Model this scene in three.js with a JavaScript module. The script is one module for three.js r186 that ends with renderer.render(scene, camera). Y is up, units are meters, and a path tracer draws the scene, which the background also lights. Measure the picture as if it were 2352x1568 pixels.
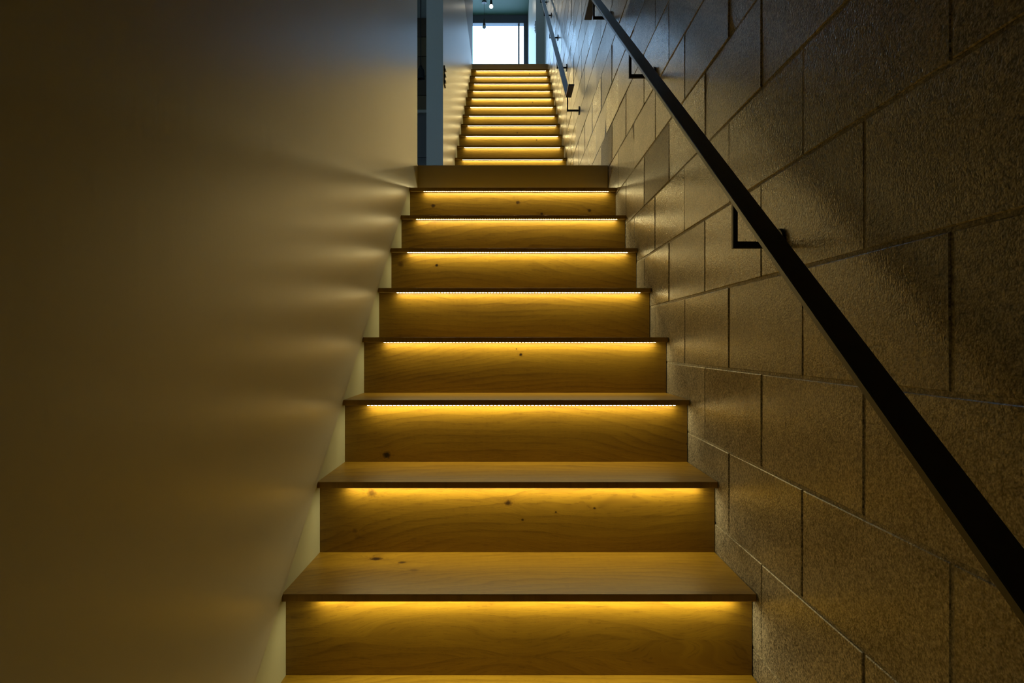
import * as THREE from 'three';
import { mergeGeometries } from 'three/addons/utils/BufferGeometryUtils.js';
import { RectAreaLightUniformsLib } from 'three/addons/lights/RectAreaLightUniformsLib.js';

// ---------------------------------------------------------------- camera, sky, exposure
RectAreaLightUniformsLib.init();
const scene = new THREE.Scene();
const EYE = 1.274, F = 1516;                                  // eye height above the lower floor, focal length in pixels
const camera = new THREE.PerspectiveCamera(2 * Math.atan(784 / F) * 180 / Math.PI, 1.5, 0.05, 100);
camera.position.set(0, EYE, 0);
camera.lookAt(0, EYE, -1);
camera.setViewOffset(2352, 1568, 9, -6, 2352, 1568);          // a slightly shifted lens
scene.background = new THREE.Color().setRGB(0.38, 0.64, 0.95); // blue daylight at dusk
scene.backgroundIntensity = 5.5;
const LED_COLOR = new THREE.Color().setRGB(1, 0.82, 0.38);
const LED_RADIANCE = 56;
const renderer = new THREE.WebGLRenderer({ antialias: true });
renderer.toneMapping = THREE.LinearToneMapping;
renderer.toneMappingExposure = 1.0;
renderer.shadowMap.enabled = true;

// ---------------------------------------------------------------- measures (x right, h above the eye, Z away from the camera)
const XL = -0.485, XR = 0.533;                                // stair width between the walls
const T = 0.016, OVER = 0.026;                                // tread thickness, nosing overhang
const RISE = 0.1862, GO = 0.2605;
const lowZ = (k) => 1.414 + GO * k, lowH = (k) => -0.536 + RISE * k;   // nosing k of the lower flight; -3 is the first step
const LAND_H = lowH(8), LAND_Z = 3.52;
const upZ = (i) => 5.212 + 0.2627 * i, upH = (i) => LAND_H + (i < 4 ? 0.185 * (i + 1) : 0.74 + 0.1898 * (i - 3));  // nosing i of the upper flight
const UP_N = 14, TOP_H = upH(14), TOP_Z = upZ(14) + 0.02;
const FLOOR_H = -EYE, CEIL_LOW = 3.35, CEIL_TOP = 6.74, WINDOW_Z = 13.5;
const P = (x, h, Z) => new THREE.Vector3(x, h + EYE, -Z);

// ---------------------------------------------------------------- random numbers and noise
function rng(seed) { let s = seed >>> 0; return () => { s = (s + 0x6d2b79f5) | 0; let t = Math.imul(s ^ (s >>> 15), 1 | s); t = (t + Math.imul(t ^ (t >>> 7), 61 | t)) ^ t; return ((t ^ (t >>> 14)) >>> 0) / 4294967296; }; }
function hash(x, y, s) { let n = Math.imul(x, 374761393) + Math.imul(y, 668265263) + Math.imul(s, 1274126177); n = Math.imul(n ^ (n >>> 13), 1274126177); return ((n ^ (n >>> 16)) >>> 0) / 4294967296; }
const fade = (t) => t * t * (3 - 2 * t);
function noise(x, y, s, px = 0, py = 0) {                     // value noise, tiling where a period is given
  const xi = Math.floor(x), yi = Math.floor(y), u = fade(x - xi), v = fade(y - yi);
  const wx = (n) => (px ? ((n % px) + px) % px : n), wy = (n) => (py ? ((n % py) + py) % py : n);
  const a = hash(wx(xi), wy(yi), s), b = hash(wx(xi + 1), wy(yi), s), c = hash(wx(xi), wy(yi + 1), s), d = hash(wx(xi + 1), wy(yi + 1), s);
  return a + (b - a) * u + (c - a) * v + (a - b - c + d) * u * v;
}
function texture(w, h, fill, srgb) {
  const data = new Uint8Array(w * h * 4), o = [0, 0, 0];
  for (let y = 0; y < h; y++) for (let x = 0; x < w; x++) {
    fill(x, y, o); const i = (y * w + x) * 4;
    for (let c = 0; c < 3; c++) data[i + c] = Math.max(0, Math.min(255, o[c]));
    data[i + 3] = 255;
  }
  const t = new THREE.DataTexture(data, w, h);
  t.magFilter = THREE.LinearFilter; t.minFilter = THREE.LinearMipmapLinearFilter; t.generateMipmaps = true;
  t.wrapS = t.wrapT = THREE.RepeatWrapping;
  if (srgb) t.colorSpace = THREE.SRGBColorSpace;
  t.needsUpdate = true;
  return t;
}
function material(r, g, b, roughness, more = {}) { return new THREE.MeshPhysicalMaterial({ color: new THREE.Color().setRGB(r, g, b), roughness, ...more }); }

// ---------------------------------------------------------------- materials
// Oak boards: plain-sawn grain that flows round the knots, all in metres on the board.
function oak(seed, len, wide, W, H, knots = [], tint = [1, 1, 1]) {
  const off = seed * 17.3, centre = hash(seed, 3, 9) * 1.4 - 0.2, bend = 7 + 8 * hash(seed, 5, 2);
  return texture(W, H, (px, py, o) => {
    const u = (px / W) * len, v = (py / H) * wide;
    let flow = (noise(u * 2.2 + off, v * 9 + off, 1) - 0.5) * 0.05 + (noise(u * 6 + off, v * 26, 2) - 0.5) * 0.018;
    let dark = 0, ring = 0;
    for (const [ku, kv, r, s] of knots) {
      const du = (u - ku) / 1.9, dv = v - kv, d = Math.hypot(du, dv);
      flow += Math.sign(dv || 1) * r * 1.6 * Math.exp(-d * d / (r * r * 12));
      const e = Math.hypot((u - ku) / 1.25, dv) * (1 + 0.4 * (noise(u * 300, v * 300, 7) - 0.5));
      dark = Math.max(dark, s * fade(Math.max(0, Math.min(1, 1.35 - e / r))));
      if (e < r * 3.2) ring += (0.5 + 0.5 * Math.sin(e / r * 7)) * 0.28 * s * (1 - e / (r * 3.2));
    }
    const w = v + flow, arch = (w / wide - centre) * 0.9;
    const warp = (noise(u * 7 + off, w * 45 + off, 31) - 0.5) * 0.5 + (noise(u * 22, w * 110 + off, 32) - 0.5) * 0.22;
    const line = (arch + Math.pow(Math.abs(u / len - 0.5 - (hash(seed, 8, 1) - 0.5) * 0.6), 2) * 0.9) * bend + warp;
    const f = line - Math.floor(line), grain = Math.pow(f, 2.4) * (0.15 + 1.0 * noise(u * 3.5 + off, v * 30, 4)) * (f > 0.93 ? (1 - f) / 0.07 : 1);
    const fine = noise(u * 34 + off, w * 700, 5) - 0.5, pore = noise(u * 60 + off, w * 1300 + off, 6);
    const broad = noise(u * 1.6 + off, w * 22 + off, 3) - 0.5, patch = noise(u * 9 + off, w * 70, 33) - 0.5;
    let k = 1 - 0.2 * grain + 0.14 * broad + 0.08 * patch + 0.1 * fine - (pore > 0.78 ? 0.1 : 0) - ring * 0.6;
    k *= 1 - 0.86 * dark;
    o[0] = 166 * Math.pow(k, 0.8) * tint[0]; o[1] = 134 * Math.pow(k, 0.95) * tint[1]; o[2] = 39 * Math.pow(k, 1.15) * tint[2];
  }, true);
}
const oakMaterial = (map) => new THREE.MeshPhysicalMaterial({ map, bumpMap: map, bumpScale: 0.00035, roughness: 0.42 });

const TILE = 0.8, TP = 1024;
const blockSpeck = (x, y, s, cells) => noise(x / TP * cells, y / TP * cells, s, cells, cells);
const blockMap = texture(TP, TP, (x, y, o) => {
  const grit = blockSpeck(x, y, 11, 512), sand = blockSpeck(x, y, 12, 256), stone = blockSpeck(x, y, 13, 150), cloud = blockSpeck(x, y, 14, 10) * 0.6 + blockSpeck(x, y, 15, 34) * 0.4;
  let k = 0.86 + 0.5 * (grit - 0.5) + 0.5 * (sand - 0.5) + 0.16 * (cloud - 0.5);
  if (stone > 0.86) k -= 2.6 * (stone - 0.86); else if (stone < 0.1) k += 2.2 * (0.1 - stone);
  if (sand > 0.9 && grit > 0.55) k *= 0.62;
  const speck = hash(x, y, 41); if (speck > 0.9955) k *= 1.45; else if (speck < 0.008) k *= 0.55;
  o[0] = 171 * k; o[1] = 166 * k; o[2] = 155 * k;
}, true);
const blockBump = texture(TP, TP, (x, y, o) => {
  const k = 0.5 + 0.3 * (blockSpeck(x, y, 12, 256) - 0.5) + 0.5 * (blockSpeck(x, y, 11, 512) - 0.5) + 0.16 * (blockSpeck(x, y, 16, 60) - 0.5);
  o[0] = o[1] = o[2] = 255 * k;
}, false);
const blockMaterials = [0.92, 1.0, 1.08, 0.97].map((k, i) => new THREE.MeshPhysicalMaterial({ map: blockMap, bumpMap: blockBump, bumpScale: 0.00065, color: new THREE.Color().setRGB(k, k * 0.995, k * 0.99), roughness: 0.27 + 0.025 * i }));
const dullBlock = new THREE.MeshPhysicalMaterial({ map: blockMap, bumpMap: blockBump, bumpScale: 0.0007, color: new THREE.Color().setRGB(0.86, 0.84, 0.82), roughness: 0.48 });
const mortarMaterial = new THREE.MeshPhysicalMaterial({ map: blockMap, bumpMap: blockBump, bumpScale: 0.0006, color: new THREE.Color().setRGB(0.95, 0.94, 0.9), roughness: 0.6 });

const plasterBump = texture(1024, 1024, (x, y, o) => {        // rolled paint, 1 m a side: vertical brush lines and a fine peel
  const streak = noise(x / 1024 * 130, y / 1024 * 3, 21, 130, 3) * 0.55 + noise(x / 1024 * 44, y / 1024 * 2, 22, 44, 2) * 0.45;
  const peel = noise(x / 1024 * 256, y / 1024 * 200, 23, 256, 200);
  o[0] = o[1] = o[2] = 255 * (0.25 + 0.4 * streak + 0.2 * peel);
}, false);
const plaster = material(0.48, 0.485, 0.44, 0.35, { bumpMap: plasterBump, bumpScale: 0.0003 });
const stringerPaint = material(0.5, 0.53, 0.4, 0.5);
const screed = material(0.6, 0.54, 0.38, 0.5, { bumpMap: blockBump, bumpScale: 0.0002 });
const ceilingPaint = material(0.4, 0.42, 0.38, 0.8);
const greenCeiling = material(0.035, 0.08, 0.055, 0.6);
const brownPanel = material(0.16, 0.13, 0.11, 0.45, { bumpMap: plasterBump, bumpScale: 0.0005 });
const steel = material(0.03, 0.038, 0.054, 0.36);
const darkSteel = material(0.01, 0.01, 0.01, 0.5);
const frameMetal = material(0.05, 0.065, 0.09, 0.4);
const glass = new THREE.MeshPhysicalMaterial({ color: 0xffffff, transmission: 1, roughness: 0, thickness: 0, ior: 1.5 });
const tapeMaterial = material(0.7, 0.66, 0.55, 0.4);
const beadMaterial = new THREE.MeshPhysicalMaterial({ color: 0xffffff, emissive: LED_COLOR, emissiveIntensity: 26, roughness: 0.5 });
const blackPlastic = material(0.012, 0.012, 0.013, 0.35);
const rockerWhite = material(0.82, 0.8, 0.76, 0.25);

// ---------------------------------------------------------------- geometry helpers
const taken = {};
function numbered(name) { const n = (taken[name] = (taken[name] ?? -1) + 1); return n ? `${name}_${String(n).padStart(3, '0')}` : name; }
function put(mesh, name, parent) { mesh.name = parent === scene ? numbered(name) : name; mesh.castShadow = mesh.receiveShadow = true; parent.add(mesh); return mesh; }
function part(name, geometry, mat, parent = scene, x = 0, y = 0, z = 0) { const m = put(new THREE.Mesh(geometry, mat), name, parent); m.position.set(x, y, z); return m; }
function thing(name, label, category, at, group, kind) {
  const g = new THREE.Group(); g.name = numbered(name); scene.add(g); if (at) g.position.copy(at);
  return tag(g, label, category, group, kind);
}
function tag(o, label, category, group, kind) { Object.assign(o.userData, { label, category }, group && { group }, kind && { kind }); return o; }
const structure = (name, geometry, mat, label, category) => tag(part(name, geometry, mat), label, category, null, 'structure');
// A box between two corners given as (x, h, Z), with uv in metres on every face.
function box(x0, x1, h0, h1, Z0, Z1) {
  const g = new THREE.BoxGeometry(x1 - x0, h1 - h0, Z1 - Z0); g.translate((x0 + x1) / 2, (h0 + h1) / 2 + EYE, -(Z0 + Z1) / 2);
  return metreUV(g);
}
function metreUV(g, du = 0, dv = 0, scale = 1) {
  const p = g.attributes.position, n = g.attributes.normal, uv = new Float32Array(p.count * 2);
  for (let i = 0; i < p.count; i++) {
    const ax = Math.abs(n.getX(i)), ay = Math.abs(n.getY(i)), az = Math.abs(n.getZ(i));
    uv[2 * i] = ((ax >= ay && ax >= az ? p.getZ(i) : p.getX(i)) + du) * scale;
    uv[2 * i + 1] = ((ay > ax && ay > az ? p.getZ(i) : p.getY(i)) + dv) * scale;
  }
  g.setAttribute('uv', new THREE.BufferAttribute(uv, 2));
  return g;
}
// A slab whose outline is given as (Z, h) points, between x0 and x1.
function slab(points, x0, x1, holes = []) {
  const s = new THREE.Shape(points.map(([Z, h]) => new THREE.Vector2(Z, h + EYE)));
  for (const hole of holes) s.holes.push(new THREE.Path(hole.map(([Z, h]) => new THREE.Vector2(Z, h + EYE))));
  const g = new THREE.ExtrudeGeometry(s, { depth: x1 - x0, bevelEnabled: false });
  g.rotateY(Math.PI / 2); g.translate(x0, 0, 0);              // Z -> -z, depth -> x
  return metreUV(g);
}
// A board along x: outline as (Z, y) points, faces flat, uv 0..1 along the length and across.
function board(outline, x0, x1, across) {
  const s = new THREE.Shape(outline.map(([Z, y]) => new THREE.Vector2(Z, y)));
  const g = new THREE.ExtrudeGeometry(s, { depth: x1 - x0, bevelEnabled: false });
  g.rotateY(Math.PI / 2); g.translate(x0, 0, 0);
  const p = g.attributes.position, uv = g.attributes.uv;
  const vals = outline.map((q) => q[across]), lo = Math.min(...vals), hi = Math.max(...vals);
  for (let i = 0; i < p.count; i++) uv.setXY(i, (p.getX(i) - x0) / (x1 - x0), ((across ? p.getY(i) : -p.getZ(i)) - lo) / (hi - lo));
  return g;
}
const ordinal = ['', 'first', 'second', 'third', 'fourth', 'fifth', 'sixth', 'seventh', 'eighth', 'ninth', 'tenth', 'eleventh', 'twelfth', 'thirteenth', 'fourteenth'];

// ---------------------------------------------------------------- block wall on the right
{
  const wall = thing('wall_right', 'wall of large grey sealed concrete blocks beside the stairs, with tooled joints', 'wall', null, null, 'structure');
  const END = 9.2, BACK = -1.6, J0 = -6, J1 = 34, L = 0.3938, Hh = 0.1938, D = 0.06, c = 0.0016;
  part('mortar', slab([[BACK, FLOOR_H], [END, FLOOR_H], [END, CEIL_TOP], [BACK, CEIL_TOP]], XR + 0.0028, XR + 0.2).applyMatrix4(new THREE.Matrix4()), mortarMaterial, wall);
  wall.children[0].geometry = metreUV(wall.children[0].geometry, 0.1, 0.2, 1 / TILE);
  function blockGeometry(l, h, seed) {                        // face towards -x, four small chamfers, four sides
    const a = l / 2, b = h / 2, front = [[-a + c, -b + c], [a - c, -b + c], [a - c, b - c], [-a + c, b - c]], rim = [[-a, -b], [a, -b], [a, b], [-a, b]];
    const pos = [], quad = (p, q, r, s) => pos.push(...p, ...q, ...r, ...p, ...r, ...s);
    const f = front.map(([z, y]) => [0, y, z]), m = rim.map(([z, y]) => [c, y, z]), k = rim.map(([z, y]) => [D, y, z]);
    quad(f[0], f[1], f[2], f[3]);
    for (let i = 0; i < 4; i++) { const n = (i + 1) % 4; quad(m[i], m[n], f[n], f[i]); quad(k[i], k[n], m[n], m[i]); }
    const g = new THREE.BufferGeometry(); g.setAttribute('position', new THREE.Float32BufferAttribute(pos, 3)); g.computeVertexNormals();
    return metreUV(g, hash(seed, 1, 1), hash(seed, 2, 1), 1 / TILE);
  }
  const shapes = []; for (let i = 0; i < 8; i++) shapes.push(blockGeometry(L, Hh, i));
  const spots = [];
  for (let j = J0; j < J1; j++) {
    const h0 = -0.061 + 0.2 * j, shift = j % 2 ? 0.19 : 0.395;
    for (let n = -6; n < 24; n++) {
      let z0 = shift + 0.4 * n, z1 = z0 + 0.4; if (z1 < BACK + 0.1 || z0 > END - 0.1) continue;
      z0 = Math.max(z0, BACK); z1 = Math.min(z1, END);
      let seen = 0;
      for (const Z of [z0 + 0.02, (z0 + z1) / 2, z1 - 0.02]) for (const h of [h0 + 0.02, h0 + 0.1, h0 + 0.19]) {
        if (Z < 0.25) continue;
        const y = 790 - F * h / Z, x = 1167 + F * XR / Z;
        const stair = Z < lowZ(-3) ? FLOOR_H : Z < LAND_Z ? lowH(Math.floor((Z - 1.414) / GO + 1e-6)) : Z < upZ(0) ? LAND_H : Z < TOP_Z ? upH(Math.floor((Z - 5.212) / 0.2627)) : TOP_H;
        if (x < 2500 && y > -70 && y < 1640 && h > stair - 0.02 && (Z < 3.5 || h > LAND_H * Z / LAND_Z - 0.25)) seen++;
      }
      spots.push({ j, n, z0, z1, h0, seen, size: seen / Math.max(0.4, (z0 + z1) / 2) });
    }
  }
  const inView = new Set(spots.filter((s) => s.seen).sort((p, q) => q.size - p.size).slice(0, 296));
  const R = rng(77), rest = [];
  for (const s of spots) {
    const l = s.z1 - s.z0 - 0.0062, whole = Math.abs(l - L) < 1e-4, pick = Math.floor(R() * 8), tiltY = (R() - 0.5) * 0.016, tiltZ = (R() - 0.5) * 0.012, proud = (R() - 0.5) * 0.0012, tone = Math.floor(R() * 4);
    const g = whole ? shapes[pick] : blockGeometry(l, Hh, pick);
    const zc = (s.z0 + s.z1) / 2;
    const dull = (s.j === 3 && s.z0 > 2.1 && s.z0 < 2.3) || (s.j === 5 && s.z0 > 3.3 && s.z0 < 3.6);
    const m = new THREE.Mesh(g, dull ? dullBlock : blockMaterials[tone]);
    m.position.set(XR + 0.0008 + proud, s.h0 + 0.1 + EYE, -zc); m.rotation.set(0, tiltY, tiltZ);
    if (inView.has(s)) { put(m, 'block', wall); m.name = numbered('block'); } else { m.updateMatrix(); rest.push(g.clone().applyMatrix4(m.matrix)); }
  }
  const others = part('block_remainder', mergeGeometries(rest), blockMaterials[1], wall); others.userData.kind = 'stuff';
}

// ---------------------------------------------------------------- plaster walls on the left, stringers, floors, ceilings
const WT = 0.12;                                              // wall thickness
const nose = (k) => [lowZ(k), lowH(k) + 0.004], unose = (i) => [upZ(i), upH(i) + 0.004];
structure('wall_left', slab([[-1.6, FLOOR_H], [lowZ(-3) - GO * 0.0 - 0.26, FLOOR_H], nose(-3), nose(7), [LAND_Z + 0.044, nose(7)[1]], [LAND_Z + 0.044, LAND_H], [LAND_Z - 0.02, LAND_H], [LAND_Z - 0.02, CEIL_LOW], [-1.6, CEIL_LOW]], XL - WT, XL + 0.0035), plaster, 'smooth satin-painted plaster wall beside the lower flight', 'wall');
structure('trim_1', slab([[lowZ(-3) - 0.26, FLOOR_H], [LAND_Z + 0.044, FLOOR_H], [LAND_Z + 0.044, nose(7)[1] - 0.001], [lowZ(7), nose(7)[1] - 0.001], [lowZ(-3), nose(-3)[1] - 0.001]], XL - WT, XL), stringerPaint, 'pale painted stringer along the lower flight under the plaster wall', 'stringer');
structure('wall_upper', slab([[4.886, LAND_H], [upZ(0) - 0.26, LAND_H], unose(0), unose(4), unose(13), [TOP_Z, unose(13)[1]], [TOP_Z + 0.08, TOP_H - 0.03], [TOP_Z + 0.08, TOP_H], [4.886, TOP_H]], XL - WT, XL + 0.0035), plaster, 'smooth satin-painted plaster wall beside the upper flight', 'wall');
structure('trim_2', slab([[upZ(0) - 0.26, LAND_H], [TOP_Z, LAND_H], [TOP_Z, unose(13)[1] - 0.001], [upZ(13), unose(13)[1] - 0.001], [upZ(4), unose(4)[1] - 0.001], [upZ(0), unose(0)[1] - 0.001]], XL - WT, XL), stringerPaint, 'pale painted stringer along the upper flight', 'stringer');
structure('wall_balustrade', slab([[4.886, TOP_H + 0.001], [TOP_Z + 0.08, TOP_H + 0.001], [TOP_Z + 0.08, CEIL_TOP], [4.886, CEIL_TOP]], XL - WT, XL + 0.0035), brownPanel, 'brown-grey panelled wall above top floor level at the stair head', 'wall');
structure('floor', box(-3.7, XR + 0.2, FLOOR_H - 0.12, FLOOR_H, -1.72, 3.62), screed, 'plain floor at the foot of the lower flight', 'floor');
structure('wall_under_landing', box(XL - WT, XR + 0.2, FLOOR_H, LAND_H - 0.161, 3.57, 3.62), plaster, 'wall closing the space under the landing', 'wall');
structure('floor_under_stairs', box(XL - WT, XR + 0.2, LAND_H - 0.161, LAND_H - 0.001, upZ(0) + OVER + 0.001, 9.2), screed, 'slab under the upper flight', 'floor');
structure('wall_under_top', box(XL - WT, XR + 0.2, LAND_H, TOP_H - 0.301, 9.0, 9.1), plaster, 'wall closing the space under the top floor', 'wall');
structure('wall_back', box(XL - WT, XR + 0.2, FLOOR_H, CEIL_LOW, -1.72, -1.6), plaster, 'plaster wall behind the foot of the stairs', 'wall');
structure('ceiling', box(-3.72, XR + 0.2, CEIL_LOW, TOP_H - 0.02, -1.72, 4.88), ceilingPaint, 'painted ceiling over lower flight and landing', 'ceiling');
structure('ceiling_hall', box(-3.72, XL - WT, CEIL_LOW, TOP_H - 0.02, 4.881, 6.9), ceilingPaint, 'painted ceiling of the side room', 'ceiling');
structure('wall_well', box(XL - WT, XR + 0.2, TOP_H - 0.02, CEIL_TOP, 4.76, 4.88), plaster, 'plaster wall closing the stairwell above the landing', 'wall');

// landing floor and top floor, each with its thick fascia
structure('floor_landing', box(-3.6, XR - 0.001, LAND_H - 0.16, LAND_H, LAND_Z + OVER + 0.019, upZ(0) + OVER), screed, 'brown landing floor between the two flights', 'floor');
structure('floor_hall', box(-3.6, XL - WT - 0.001, LAND_H - 0.16, LAND_H, upZ(0) + OVER + 0.001, 6.8), screed, 'brown floor of the side room behind the landing', 'floor');
structure('floor_hall_front', box(-3.6, XL - WT - 0.001, LAND_H - 0.16, LAND_H, 1.5, LAND_Z + OVER + 0.018), screed, 'brown floor of the side room before the landing', 'floor');
structure('floor_top', box(-3.0, XR, TOP_H - 0.3, TOP_H, TOP_Z + OVER + 0.019, WINDOW_Z + 0.2), screed, 'brown floor of the top room at the stair head', 'floor');
structure('floor_top_left', box(-3.0, XL - WT - 0.001, TOP_H - 0.3, TOP_H, 8.6, TOP_Z + OVER + 0.018), screed, 'brown floor of the top room beside the stairwell', 'floor');

// ---------------------------------------------------------------- LED strips
const LIT0 = XL + 0.073, LIT1 = XR - 0.042, PITCH = 0.011;
const beadRow = (() => {
  const n = Math.floor((LIT1 - LIT0) / PITCH), list = [];
  for (let i = 0; i <= n; i++) { const g = new THREE.BoxGeometry(0.0062, 0.001, 0.0042); g.translate(LIT0 + i * PITCH, -0.0011, 0); list.push(g); }
  return mergeGeometries(list);
})();
const tapeShape = (() => { const g = new THREE.BoxGeometry(XR - XL - 0.016, 0.0006, 0.009); g.translate((XL + XR) / 2, -0.0003, 0); return g; })();
function ledStrip(h, Z, label, group, tilt = 0) {                       // h of the underside it is stuck to, Z of its middle
  const t = thing('led_strip', label, 'light strip', P(0, h, Z), group);
  part('tape', tapeShape, tapeMaterial, t);
  part('led_beads', beadRow, beadMaterial, t).userData.kind = 'stuff';
  const light = new THREE.RectAreaLight(LED_COLOR, LED_RADIANCE, LIT1 - LIT0, 0.005);
  light.name = 'led_light'; light.position.set((LIT0 + LIT1) / 2, tilt ? -0.0045 : -0.0019, 0); light.rotation.x = -Math.PI / 2 - tilt; t.add(light);
}

// ---------------------------------------------------------------- steps
const WIDTH = XR - XL - 0.0012, X0 = XL + 0.0002, X1 = XR - 0.001;
const at = (px, k) => (px - 1167) / F * (lowZ(k) + OVER) - XL;  // where a knot seen in a riser sits along the board
const up = (py, k) => (790 - py) / F * (lowZ(k) + OVER) - lowH(k - 1);
const kn = (k, list) => list.map(([x, y, r, s]) => [at(x, k), up(y, k), r, s]);
const riserKnots = {
  0: [[0.14, 0.09, 0.012, 0.05], [0.86, 0.085, 0.014, 0.05], [0.5, 0.05, 0.02, 0]],
  1: kn(1, [[1168, 1152, 0.0065, 0.75], [853, 1131, 0.008, 0.45], [1367, 1163, 0.0026, 0.9], [1278, 1171, 0.0022, 0.8], [1201, 1187, 0.0024, 0.8], [815, 1210, 0.005, 0.3]]),
  2: kn(2, [[888, 1035, 0.0085, 0.95], [1582, 1012, 0.004, 0.8], [880, 1062, 0.004, 0.5]]),
  3: kn(3, [[1197, 812, 0.0042, 1], [1187, 800, 0.002, 0.6]]),
  5: kn(5, [[1003, 607, 0.0048, 1], [920, 605, 0.009, 0.4]]),
  7: kn(7, [[995, 470, 0.008, 0.75], [1190, 463, 0.008, 0.7], [1245, 487, 0.006, 0.8], [1355, 480, 0.007, 0.75]]),
};
const treadKnots = {
  0: [[0.155, 0.232, 0.0115, 0.85], [0.225, 0.205, 0.0075, 0.65], [0.262, 0.15, 0.01, 0.3]],
  1: [[0.4, 0.2, 0.004, 0.4]],
};
const round = (Zf, Zb, y0, y1, r = 0.0015) => [[Zf + r, y0], [Zb, y0], [Zb, y1], [Zf + r, y1], [Zf + 0.3 * r, y1 - 0.3 * r], [Zf, y1 - r], [Zf, y0 + r], [Zf + 0.3 * r, y0 + 0.3 * r]];
const RISER_TINT = [0.86, 0.84, 0.8];                          // the risers are a shade darker than the treads
const lowRisers = [], lowTreads = [], spareRisers = [], spareTreads = [];
for (let k = 0; k < 8; k++) { lowRisers[k] = oakMaterial(oak(100 + k, 1.02, 0.17, 1280, 224, riserKnots[k], RISER_TINT)); if (k < 3) lowTreads[k] = oakMaterial(oak(200 + k, 1.02, 0.284, 1280, 360, treadKnots[k], [1, 0.98, 0.97])); }
for (let k = 0; k < 4; k++) { spareRisers[k] = oakMaterial(oak(300 + k, 1.02, 0.17, 768, 128, [[0.2 + 0.19 * k, 0.05 + 0.03 * k, 0.006, 0.7]], RISER_TINT)); if (k < 2) spareTreads[k] = oakMaterial(oak(400 + k, 1.02, 0.284, 768, 200)); }
const DROP = 0.0001;
function step(Z, h, hBelow, Znext, riserMat, treadMat, label, group) {
  const t = thing('stair_step', label, 'stair step', P(0, h, Z), group);
  part('tread', board(round(0, Znext + OVER - Z - DROP, -T, 0), X0, X1, 0), treadMat, t);
  part('riser', board([[OVER, hBelow - h - T + DROP], [OVER + 0.018, hBelow - h - T + DROP], [OVER + 0.018, -T - DROP], [OVER, -T - DROP]], X0, X1, 1), riserMat, t);
}
for (let k = -3; k < 8; k++) {
  const below = k === -3 ? FLOOR_H + T + 2 * DROP : lowH(k - 1), which = ordinal[8 - k];
  const note = { 0: ' with a knot at its tread\'s left end', 1: ' with a round knot mid-riser', 2: ' with a dark knot low on the riser', 3: ' with one small dark knot mid-riser', 5: ' with one pin knot in its riser', 7: ' with several knots in its riser' }[k] ?? '';
  step(lowZ(k), lowH(k), below, k === 7 ? LAND_Z : lowZ(k + 1), lowRisers[k] ?? spareRisers[(k + 8) % 4], lowTreads[k] ?? spareTreads[(k + 8) % 2], `oak step, ${which} below the landing${k === 0 ? '' : note}`, 'oak steps of the lower flight');
  ledStrip(lowH(k) - T, lowZ(k) + 0.0115, `warm LED strip under the nosing of the ${which} step below the landing`, 'LED strips of the lower flight');
}
for (let i = 0; i < UP_N; i++) {
  const which = ordinal[UP_N - i];
  step(upZ(i), upH(i), i ? upH(i - 1) : LAND_H, i === UP_N - 1 ? TOP_Z : upZ(i + 1), spareRisers[(i * 3) % 4], spareTreads[i % 2], `oak step of the upper flight, ${which} below the top floor`, 'oak steps of the upper flight');
  ledStrip(upH(i) - T, upZ(i) + 0.0115, `warm LED strip under the nosing of the ${which} step below the top floor`, 'LED strips of the upper flight');
}
// the deep floor edges: a fascia, a recessed riser below it and a strip hidden between
function floorEdge(Z, h, hBelow, deep, what) {
  const t = thing('floor_edge', `deep plain brown ${what} edge above the last step`, 'floor edge', P(0, h, Z), 'deep floor edges');
  const f = metreUV(board(round(0, OVER + 0.018, -deep, 0, 0.002), X0, X1, 1), 0.3, 0.1, 1 / TILE);
  part('fascia', f, screed, t);
  part('riser', board([[OVER, hBelow - h - T + DROP], [OVER + 0.018, hBelow - h - T + DROP], [OVER + 0.018, -deep - DROP], [OVER, -deep - DROP]], X0, X1, 1), spareRisers[1], t);
  ledStrip(h - deep, Z + 0.0115, `warm LED strip tucked under the ${what} edge`, 'LED strips under floor edges', 1.0);
}
floorEdge(LAND_Z, LAND_H, lowH(7), 0.125, 'landing');
floorEdge(TOP_Z, TOP_H, upH(13), 0.125, 'top floor');

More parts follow.
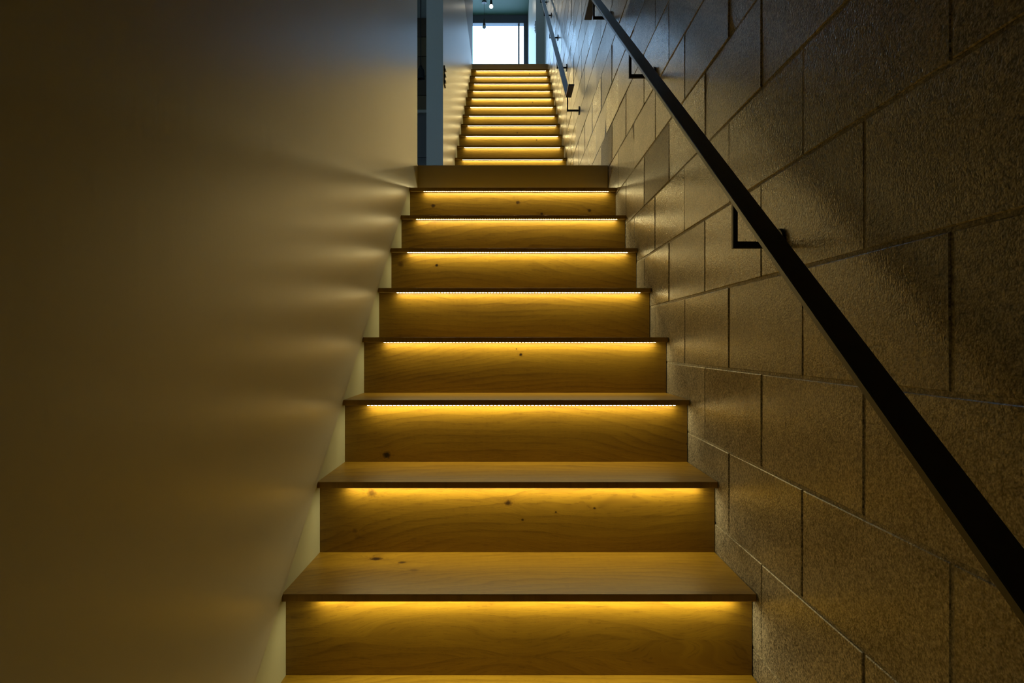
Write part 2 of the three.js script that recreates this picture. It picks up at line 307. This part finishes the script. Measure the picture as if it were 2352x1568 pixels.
// ---------------------------------------------------------------- handrails
const RX0 = 0.431, RX1 = 0.473, RT = 0.011;
function handrail(path, brackets, label) {                    // path: underside as (Z, h)
  const t = thing('handrail', label, 'handrail', P(0, path[0][1], path[0][0]), 'flat steel handrails');
  const o = t.position;
  // thickness measured square to each run
  const up_ = path.map((p, i) => {
    const dirs = []; if (i) dirs.push([p[0] - path[i - 1][0], p[1] - path[i - 1][1]]); if (i < path.length - 1) dirs.push([path[i + 1][0] - p[0], path[i + 1][1] - p[1]]);
    const ns = dirs.map(([a, b]) => { const l = Math.hypot(a, b); return [-b / l, a / l]; });
    let n = ns.length === 2 ? [ns[0][0] + ns[1][0], ns[0][1] + ns[1][1]] : ns[0]; const l = Math.hypot(...n); n = [n[0] / l, n[1] / l];
    const k = RT / (n[0] * ns[0][0] + n[1] * ns[0][1]);
    return [p[0] + n[0] * k, p[1] + n[1] * k];
  });
  const s = new THREE.Shape([...path, ...up_.reverse()].map(([Z, h]) => new THREE.Vector2(Z + o.z, h + EYE - o.y)));
  const b = 0.0012, g = new THREE.ExtrudeGeometry(s, { depth: RX1 - RX0 - 2 * b, bevelEnabled: true, bevelThickness: b, bevelSize: b, bevelOffset: -b, bevelSegments: 1 });
  g.rotateY(Math.PI / 2); g.translate(RX0 + b, 0, 0);
  part('rail', g, steel, t);
  for (const [Z, drop] of brackets) {
    let h = path[0][1]; for (let i = 0; i < path.length - 1; i++) if (Z >= path[i][0] && Z <= path[i + 1][0]) h = path[i][1] + (path[i + 1][1] - path[i][1]) * (Z - path[i][0]) / (path[i + 1][0] - path[i][0]);
    const br = new THREE.Group(); br.name = 'bracket'; br.position.set(0, h + EYE - o.y, -Z - o.z); t.add(br);
    const d = drop ?? 0.085;
    const post = new THREE.BoxGeometry(0.009, d + 0.004, 0.01); post.translate(0.4445, -d / 2 + 0.001, 0); part('post', post, darkSteel, br);
    const arm = new THREE.BoxGeometry(XR - 0.006 - 0.44, 0.013, 0.01); arm.translate((XR - 0.006 + 0.44) / 2, -d - 0.0065, 0); part('arm', arm, darkSteel, br);
    const plate = new THREE.CylinderGeometry(0.032, 0.032, 0.006, 28); plate.rotateZ(Math.PI / 2); plate.translate(XR - 0.0035, -d - 0.0065, 0); part('wall_plate', plate, darkSteel, br);
  }
}
const low = (Z) => 0.2927 + 0.7035 * (Z - 1.305), FOLD = 1.305 + (1.833 - 0.2927) / 0.7035;
handrail([[0.12, low(0.34)], [0.34, low(0.34)], [FOLD, 1.833], [3.735, 1.833]], [[0.3], [1.295], [2.405], [3.42]], 'long black flat-bar handrail along the lower flight on L-shaped brackets');
const upSlope = 0.7205;
handrail([[4.715, 1.846], [4.945, 1.846], [9.02, 1.846 + upSlope * 4.075], [9.15, 1.846 + upSlope * 4.075]], [[4.935, 0.094], [5.99], [7.05], [8.12], [9.06]], 'short-ended black flat-bar handrail along the upper flight');

// ---------------------------------------------------------------- side room beside the landing
{
  const Lx = -3.6;
  structure('wall_hall_left', slab([[1.5, LAND_H], [6.9, LAND_H], [6.9, CEIL_LOW], [1.5, CEIL_LOW]], Lx - 0.12, Lx, [[[2.0, LAND_H + 0.02], [2.0, LAND_H + 1.3], [4.0, LAND_H + 1.3], [4.0, LAND_H + 0.02]]]), plaster, 'side room wall with a tall window', 'wall');
  structure('wall_hall_front', box(Lx, XL - WT - 0.001, LAND_H - 0.16, CEIL_LOW, 1.38, 1.5), plaster, 'front wall of the side room', 'wall');
  const far = tag(part('wall_hall_far', box(Lx, XL - WT - 0.001, LAND_H, CEIL_LOW, 6.8, 6.9), material(0.03, 0.022, 0.015, 0.7)), 'dark boarded far wall of the side room', 'wall', null, 'structure');
  const boardMat = [material(0.12, 0.08, 0.04, 0.7), material(0.09, 0.06, 0.035, 0.75), material(0.14, 0.095, 0.045, 0.7)];
  for (let i = 0; i < 12; i++) part('board', box(-1.9, XL - WT - 0.003, LAND_H + 0.2 * i + 0.004, LAND_H + 0.2 * (i + 1) - 0.004, 6.78, 6.799), boardMat[(i * 2) % 3], far).name = numbered('board');
  const win = thing('window_1', 'tall side room window to floor level', 'window', null, null, 'structure');
  const y0 = LAND_H + 0.02, y1 = LAND_H + 1.3;
  part('frame', slab([[2.0, y0], [4.0, y0], [4.0, y1], [2.0, y1]], Lx - 0.09, Lx - 0.03, [[[2.05, y0 + 0.05], [2.05, y1 - 0.05], [2.97, y1 - 0.05], [2.97, y0 + 0.05]], [[3.03, y0 + 0.05], [3.03, y1 - 0.05], [3.95, y1 - 0.05], [3.95, y0 + 0.05]]]), frameMetal, win);
  part('pane', box(Lx - 0.062, Lx - 0.058, y0 + 0.05, y1 - 0.05, 2.05, 2.97), glass, win); part('pane', box(Lx - 0.062, Lx - 0.058, y0 + 0.05, y1 - 0.05, 3.03, 3.95), glass, win);
  const c = thing('cabinet', 'dark grey drawer cabinet with a pale top in the side room', 'cabinet', P(-1.15, LAND_H, 6.55));
  const grey = material(0.1, 0.088, 0.08, 0.5), paleTop = material(0.3, 0.27, 0.23, 0.4);
  const bx = (x0, x1, ya, yb, z0, z1) => { const g = new THREE.BoxGeometry(x1 - x0, yb - ya, z1 - z0); g.translate((x0 + x1) / 2, (ya + yb) / 2, (z0 + z1) / 2); return g; };
  part('body', bx(-0.45, 0.45, 0, 1.275, -0.22, 0.16), grey, c);
  part('top', bx(-0.46, 0.46, 1.275, 1.305, -0.225, 0.19), paleTop, c);
  for (let i = 0; i < 3; i++) { const d = part('drawer', bx(-0.44, 0.44, 0.03 + 0.41 * i, 0.42 + 0.41 * i, 0.161, 0.18), grey, c); part('handle', bx(-0.15, 0.15, 0.36 + 0.41 * i, 0.375 + 0.41 * i, 0.18, 0.2), paleTop, d); }
  const l = thing('pendant_lamp', 'unlit black pendant lamp on a cord in the dark side room', 'lamp', P(-0.82, CEIL_LOW, 6.2));
  const cord = new THREE.CylinderGeometry(0.004, 0.004, 0.76, 8); cord.translate(0, -0.38, 0); part('cord', cord, blackPlastic, l);
  part('shade', new THREE.LatheGeometry([[0.015, -0.74], [0.022, -0.76], [0.035, -0.78], [0.038, -0.86], [0.034, -0.86], [0.03, -0.785], [0.012, -0.76]].map(([r, y]) => new THREE.Vector2(r, y)), 24), blackPlastic, l);
}

// ---------------------------------------------------------------- switches
function switchPlate(name, label, at_, turn) {
  const t = thing(name, label, 'light switch', at_, 'black three-gang light switches'); t.rotation.y = turn;      // built facing +x
  const pl = new THREE.BoxGeometry(0.008, 0.138, 0.086); pl.translate(0.004, 0, 0); part('plate', pl, blackPlastic, t);
  for (let i = -1; i < 2; i++) { const b = new THREE.BoxGeometry(0.007, 0.017, 0.026); b.rotateZ(0.18); b.translate(0.0105, 0.044 * i, 0.018); part('rocker', b, rockerWhite, t); }
}
switchPlate('light_switch', 'black light switch with three bright rockers on the plaster wall by the landing', P(XL + 0.0036, 2.017, 4.985), 0);
switchPlate('light_switch', 'black light switch on the blue-lit wall end of the top room', P(0.4095, 4.72, 9.83), Math.PI);

// ---------------------------------------------------------------- top room
{
  structure('wall_top_right', slab([[9.71, TOP_H], [WINDOW_Z + 0.2, TOP_H], [WINDOW_Z + 0.2, CEIL_TOP], [9.71, CEIL_TOP]], 0.41, 0.73), plaster, 'plaster wall of the top room with its end facing the stairs', 'wall');
  structure('wall_top_jamb', slab([[9.2, TOP_H - 0.3], [9.71, TOP_H - 0.3], [9.71, CEIL_TOP], [9.2, CEIL_TOP]], XR, 0.73), plaster, 'plaster strip where the block wall ends', 'wall');
  structure('wall_top_left', box(-3.12, -3.0, TOP_H - 0.3, CEIL_TOP, 8.48, WINDOW_Z + 0.2), plaster, 'far left wall of the top room', 'wall');
  structure('wall_top_back', box(-3.0, XL - WT - 0.001, TOP_H, CEIL_TOP, 8.48, 8.6), plaster, 'back wall of the top room', 'wall');
  structure('ceiling_top', box(-3.12, 0.73, CEIL_TOP, CEIL_TOP + 0.12, 11.601, WINDOW_Z + 0.2), greenCeiling, 'dark green ceiling before the big window', 'ceiling');
  // the pale ceiling over the stair head has a skylight, mirrored in the handrails
  const sx0 = -0.8, sx1 = 0.35, sz0 = 8.4, sz1 = 10.0, top = CEIL_TOP + 0.12;
  const well = thing('ceiling_well', 'pale ceiling over the stairwell with a skylight opening', 'ceiling', null, null, 'structure');
  part('panel', box(-3.12, 0.73, CEIL_TOP, top, 4.76, sz0), plaster, well); part('panel', box(-3.12, 0.73, CEIL_TOP, top, sz1, 11.6), plaster, well);
  part('panel', box(-3.12, sx0, CEIL_TOP, top, sz0, sz1), plaster, well); part('panel', box(sx1, 0.73, CEIL_TOP, top, sz0, sz1), plaster, well);
  const sky = thing('window_3', 'skylight over the stair head', 'window', null, null, 'structure');
  for (const [a, b, c, d] of [[sx0, sx1, sz0, sz0 + 0.04], [sx0, sx1, sz1 - 0.04, sz1], [sx0, sx0 + 0.04, sz0 + 0.04, sz1 - 0.04], [sx1 - 0.04, sx1, sz0 + 0.04, sz1 - 0.04]]) part('frame', box(a, b, CEIL_TOP + 0.02, CEIL_TOP + 0.1, c, d), frameMetal, sky);
  part('pane', box(sx0 + 0.04, sx1 - 0.04, CEIL_TOP + 0.07, CEIL_TOP + 0.074, sz0 + 0.04, sz1 - 0.04), glass, sky);
  // window wall: one wide pane, a mullion, a narrow pane
  const wx0 = -1.7, m0 = 0.205, m1 = 0.236, n1 = 0.322, head = 6.575, sill = TOP_H + 0.05, R = 0.41;
  structure('wall_top_pier', box(-3.0, wx0, TOP_H, CEIL_TOP, WINDOW_Z, WINDOW_Z + 0.2), plaster, 'wall left of the big window', 'wall');
  const win = thing('window_2', 'big bright window at the top of the stairs with a narrow side pane', 'window', null, null, 'structure');
  part('shaded_head', box(wx0, R, head, CEIL_TOP - 0.001, WINDOW_Z + 0.02, WINDOW_Z + 0.16), frameMetal, win);  // band above the panes; its backlit shade is put into the dark colour
  part('frame', box(n1, R, sill, head, WINDOW_Z + 0.02, WINDOW_Z + 0.16), frameMetal, win);
  part('mullion', box(m0, m1, sill, head, WINDOW_Z + 0.05, WINDOW_Z + 0.13), frameMetal, win);
  part('sill', box(wx0, R, TOP_H + 0.001, sill, WINDOW_Z, WINDOW_Z + 0.18), frameMetal, win);
  part('pane', box(wx0, m0, sill, head, WINDOW_Z + 0.088, WINDOW_Z + 0.092), glass, win);
  part('pane', box(m1, n1, sill, head, WINDOW_Z + 0.088, WINDOW_Z + 0.092), glass, win);
}

// ---------------------------------------------------------------- pendants in the top room
function pendant(label, x, Z, hBulb, lit) {
  const t = thing('pendant_lamp', label, 'lamp', P(x, CEIL_TOP, Z), 'bare-bulb pendants in the top room');
  const top = CEIL_TOP - hBulb;
  const rose = new THREE.CylinderGeometry(0.045, 0.05, 0.025, 24); rose.translate(0, -0.0126, 0); part('ceiling_rose', rose, blackPlastic, t);
  const cord = new THREE.CylinderGeometry(0.0035, 0.0035, top - 0.16, 8); cord.translate(0, -(top - 0.16) / 2 - 0.01, 0); part('cord', cord, blackPlastic, t);
  part('lamp_holder', new THREE.LatheGeometry([[0.004, 0.16], [0.017, 0.155], [0.02, 0.12], [0.024, 0.06], [0.03, 0.035], [0.026, 0.03], [0.0, 0.03]].map(([r, y]) => new THREE.Vector2(r, y - top)), 24), blackPlastic, t);
  const bulb = new THREE.LatheGeometry([[0, -0.036], [0.018, -0.031], [0.031, -0.018], [0.036, 0], [0.031, 0.017], [0.02, 0.031], [0.014, 0.04]].map(([r, y]) => new THREE.Vector2(r, y - top)), 24);
  part('bulb', bulb, lit ? new THREE.MeshPhysicalMaterial({ color: 0xffffff, emissive: new THREE.Color().setRGB(1, 0.9, 0.72), emissiveIntensity: 3, roughness: 0.3 }) : material(0.1, 0.14, 0.18, 0.2), t);
  if (lit) { const l = new THREE.PointLight(new THREE.Color().setRGB(1, 0.88, 0.68), 0.35); l.position.set(0, -top, 0); l.castShadow = true; t.add(l); }
}
pendant('lit bare bulb on a black holder hanging from the green ceiling', -0.315, 12.3, (790 - 15) * 12.3 / F, true);
pendant('unlit dark pendant hanging in front of the bright window', -0.47, 13.0, (790 - 62) * 13.0 / F, false);

renderer.render(scene, camera);
